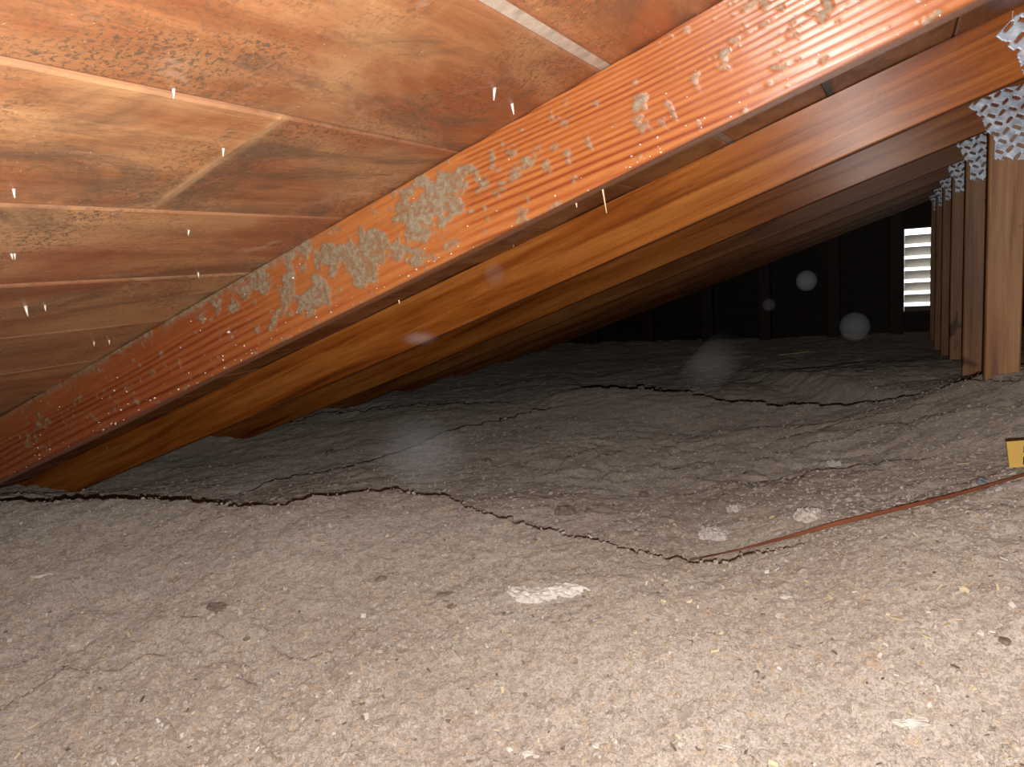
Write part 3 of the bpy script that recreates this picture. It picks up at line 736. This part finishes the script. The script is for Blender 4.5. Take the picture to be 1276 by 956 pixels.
for x0_, x1_, y0_, y1_ in [(1272.4, 1284, 561, 568), (1272.4, 1284, 572.5, 580.5)]:
    vs_ = [bm.verts.new(tagpt(x, y, dd_) - Vector(q)) for dd_ in (.0036, -.0016) for x, y in ((x0_, y0_), (x1_, y0_), (x1_, y1_), (x0_, y1_))]
    bm.faces.new(vs_[:4]); bm.faces.new(vs_[4:])
    for i in range(4): bm.faces.new((vs_[i], vs_[(i + 1) % 4], vs_[4 + (i + 1) % 4], vs_[4 + i]))
link('lettering', bm_mesh('lettering', bm, mat_ink), tg)

# hanging splinters on the underside of the chords
def splinter(px, py, y, l, parent, ly, ang=.1):
    bm = bmesh.new(); bmesh.ops.create_cone(bm, cap_ends=True, segments=5, radius1=.0004, radius2=.0011, depth=l, matrix=Matrix.Translation((0, 0, -l / 2)))
    q = at_y(px, py, y); o = link('splinter', bm_mesh('splinter', bm, mat_splinter), parent, (q[0], ly, q[2])); o.rotation_euler = (0, -ang, 0)
splinter(751, 236, Y1 + .02, .026, trusses[0], .02, .12); splinter(718, 253, Y1 + .02, .005, trusses[0], .02)
splinter(1262, 14, Y1 + SP, .020, trusses[1], -.002, -.05); splinter(497, 374, Y1 + .03, .005, trusses[0], .03); splinter(134, 556, Y1 + SP, .014, trusses[1], -.002, .05)

# ------------------------------------------------------------------ dust hanging in the air, lit by the flash
def dust_mat(name, dens, col=(.95, .95, 1.0), soft=False):
    m = bpy.data.materials.new(name); m.use_nodes = True; t = m.node_tree; t.nodes.remove(t.nodes['Principled BSDF'])
    v = t.nodes.new('ShaderNodeVolumeScatter'); v.inputs['Color'].default_value = (*col, 1); v.inputs['Density'].default_value = dens
    if soft:
        tc = t.nodes.new('ShaderNodeTexCoord'); mp = t.nodes.new('ShaderNodeMapping'); mp.inputs['Location'].default_value = (-1, -1, -1); mp.inputs['Scale'].default_value = (2, 2, 2)
        ln = t.nodes.new('ShaderNodeVectorMath'); ln.operation = 'LENGTH'
        mr = t.nodes.new('ShaderNodeMapRange'); mr.interpolation_type = 'SMOOTHSTEP'; mr.inputs[1].default_value = 0; mr.inputs[2].default_value = .92; mr.inputs[3].default_value = dens * 2.2; mr.inputs[4].default_value = 0
        t.links.new(tc.outputs['Generated'], mp.inputs[0]); t.links.new(mp.outputs[0], ln.inputs[0]); t.links.new(ln.outputs['Value'], mr.inputs[0]); t.links.new(mr.outputs[0], v.inputs['Density'])
    t.links.new(v.outputs[0], t.nodes['Material Output'].inputs['Volume']); return m
def puff(name, px, py, dist, rx, ry, ang, depth, tau, label, cat, wob=0., sub=3):
    r_ = ray(px, py); c = r_ / np.linalg.norm(r_) * dist; k = dist / FPX
    e1 = M[:, 0]; e1 = e1 / np.linalg.norm(e1); fz = c / dist; e2 = np.cross(fz, e1); e1 = np.cross(e2, fz)
    d1 = e1 * math.cos(ang) + e2 * math.sin(ang); d2 = -e1 * math.sin(ang) + e2 * math.cos(ang)
    bm = bmesh.new(); bmesh.ops.create_icosphere(bm, subdivisions=sub, radius=1); rr = np.random.default_rng(int(px)); o_ = rr.random(3) * 20
    for v in bm.verts:
        p = v.co; n = 1 + wob * (float(vn(np.array(p.x * 1.6 + o_[0] + p.z), np.array(p.y * 1.6 + o_[1]), 1)) - .5)
        v.co = Vector(d1 * p.x * rx * k * n + d2 * p.y * ry * k * n + fz * p.z * depth * n)
    me = bpy.data.meshes.new(name); bm.to_mesh(me); bm.free(); me.materials.append(dust_mat(name, tau / (2 * depth), soft=(name == 'dust_haze')))
    return tag(link(name, me, None, Vector(c)), label, cat)
puff('dust_mote', 1065, 407, .55, 18, 18, 0, .010, .034, 'largest round grey dust mote floating below left of the louvered vent', 'dust')
puff('dust_mote', 1005, 350, .55, 12.5, 13, 0, .0075, .042, 'bright round grey dust mote floating left of the louvered vent', 'dust')
puff('dust_mote', 958, 380, .6, 8, 8, 0, .005, .018, 'small faint dust mote, leftmost of three before the dark gable', 'dust')
puff('dust_mote', 616, 341, .6, 13, 15, 0, .009, .04, 'faint round dust mote in front of the second chord', 'dust')
puff('dust_haze', 520, 421, .6, 36, 11, 0, .012, .09, 'small pale streak of haze across the second chord', 'haze', .4)
puff('dust_haze', 525, 565, .75, 85, 48, .55, .06, .13, 'soft grey haze over the left slope of insulation', 'haze', .45, 4)
puff('dust_haze', 885, 455, .8, 75, 26, -.75, .04, .05, 'faint bluish haze in the dark below the far chords', 'haze', .4, 4)
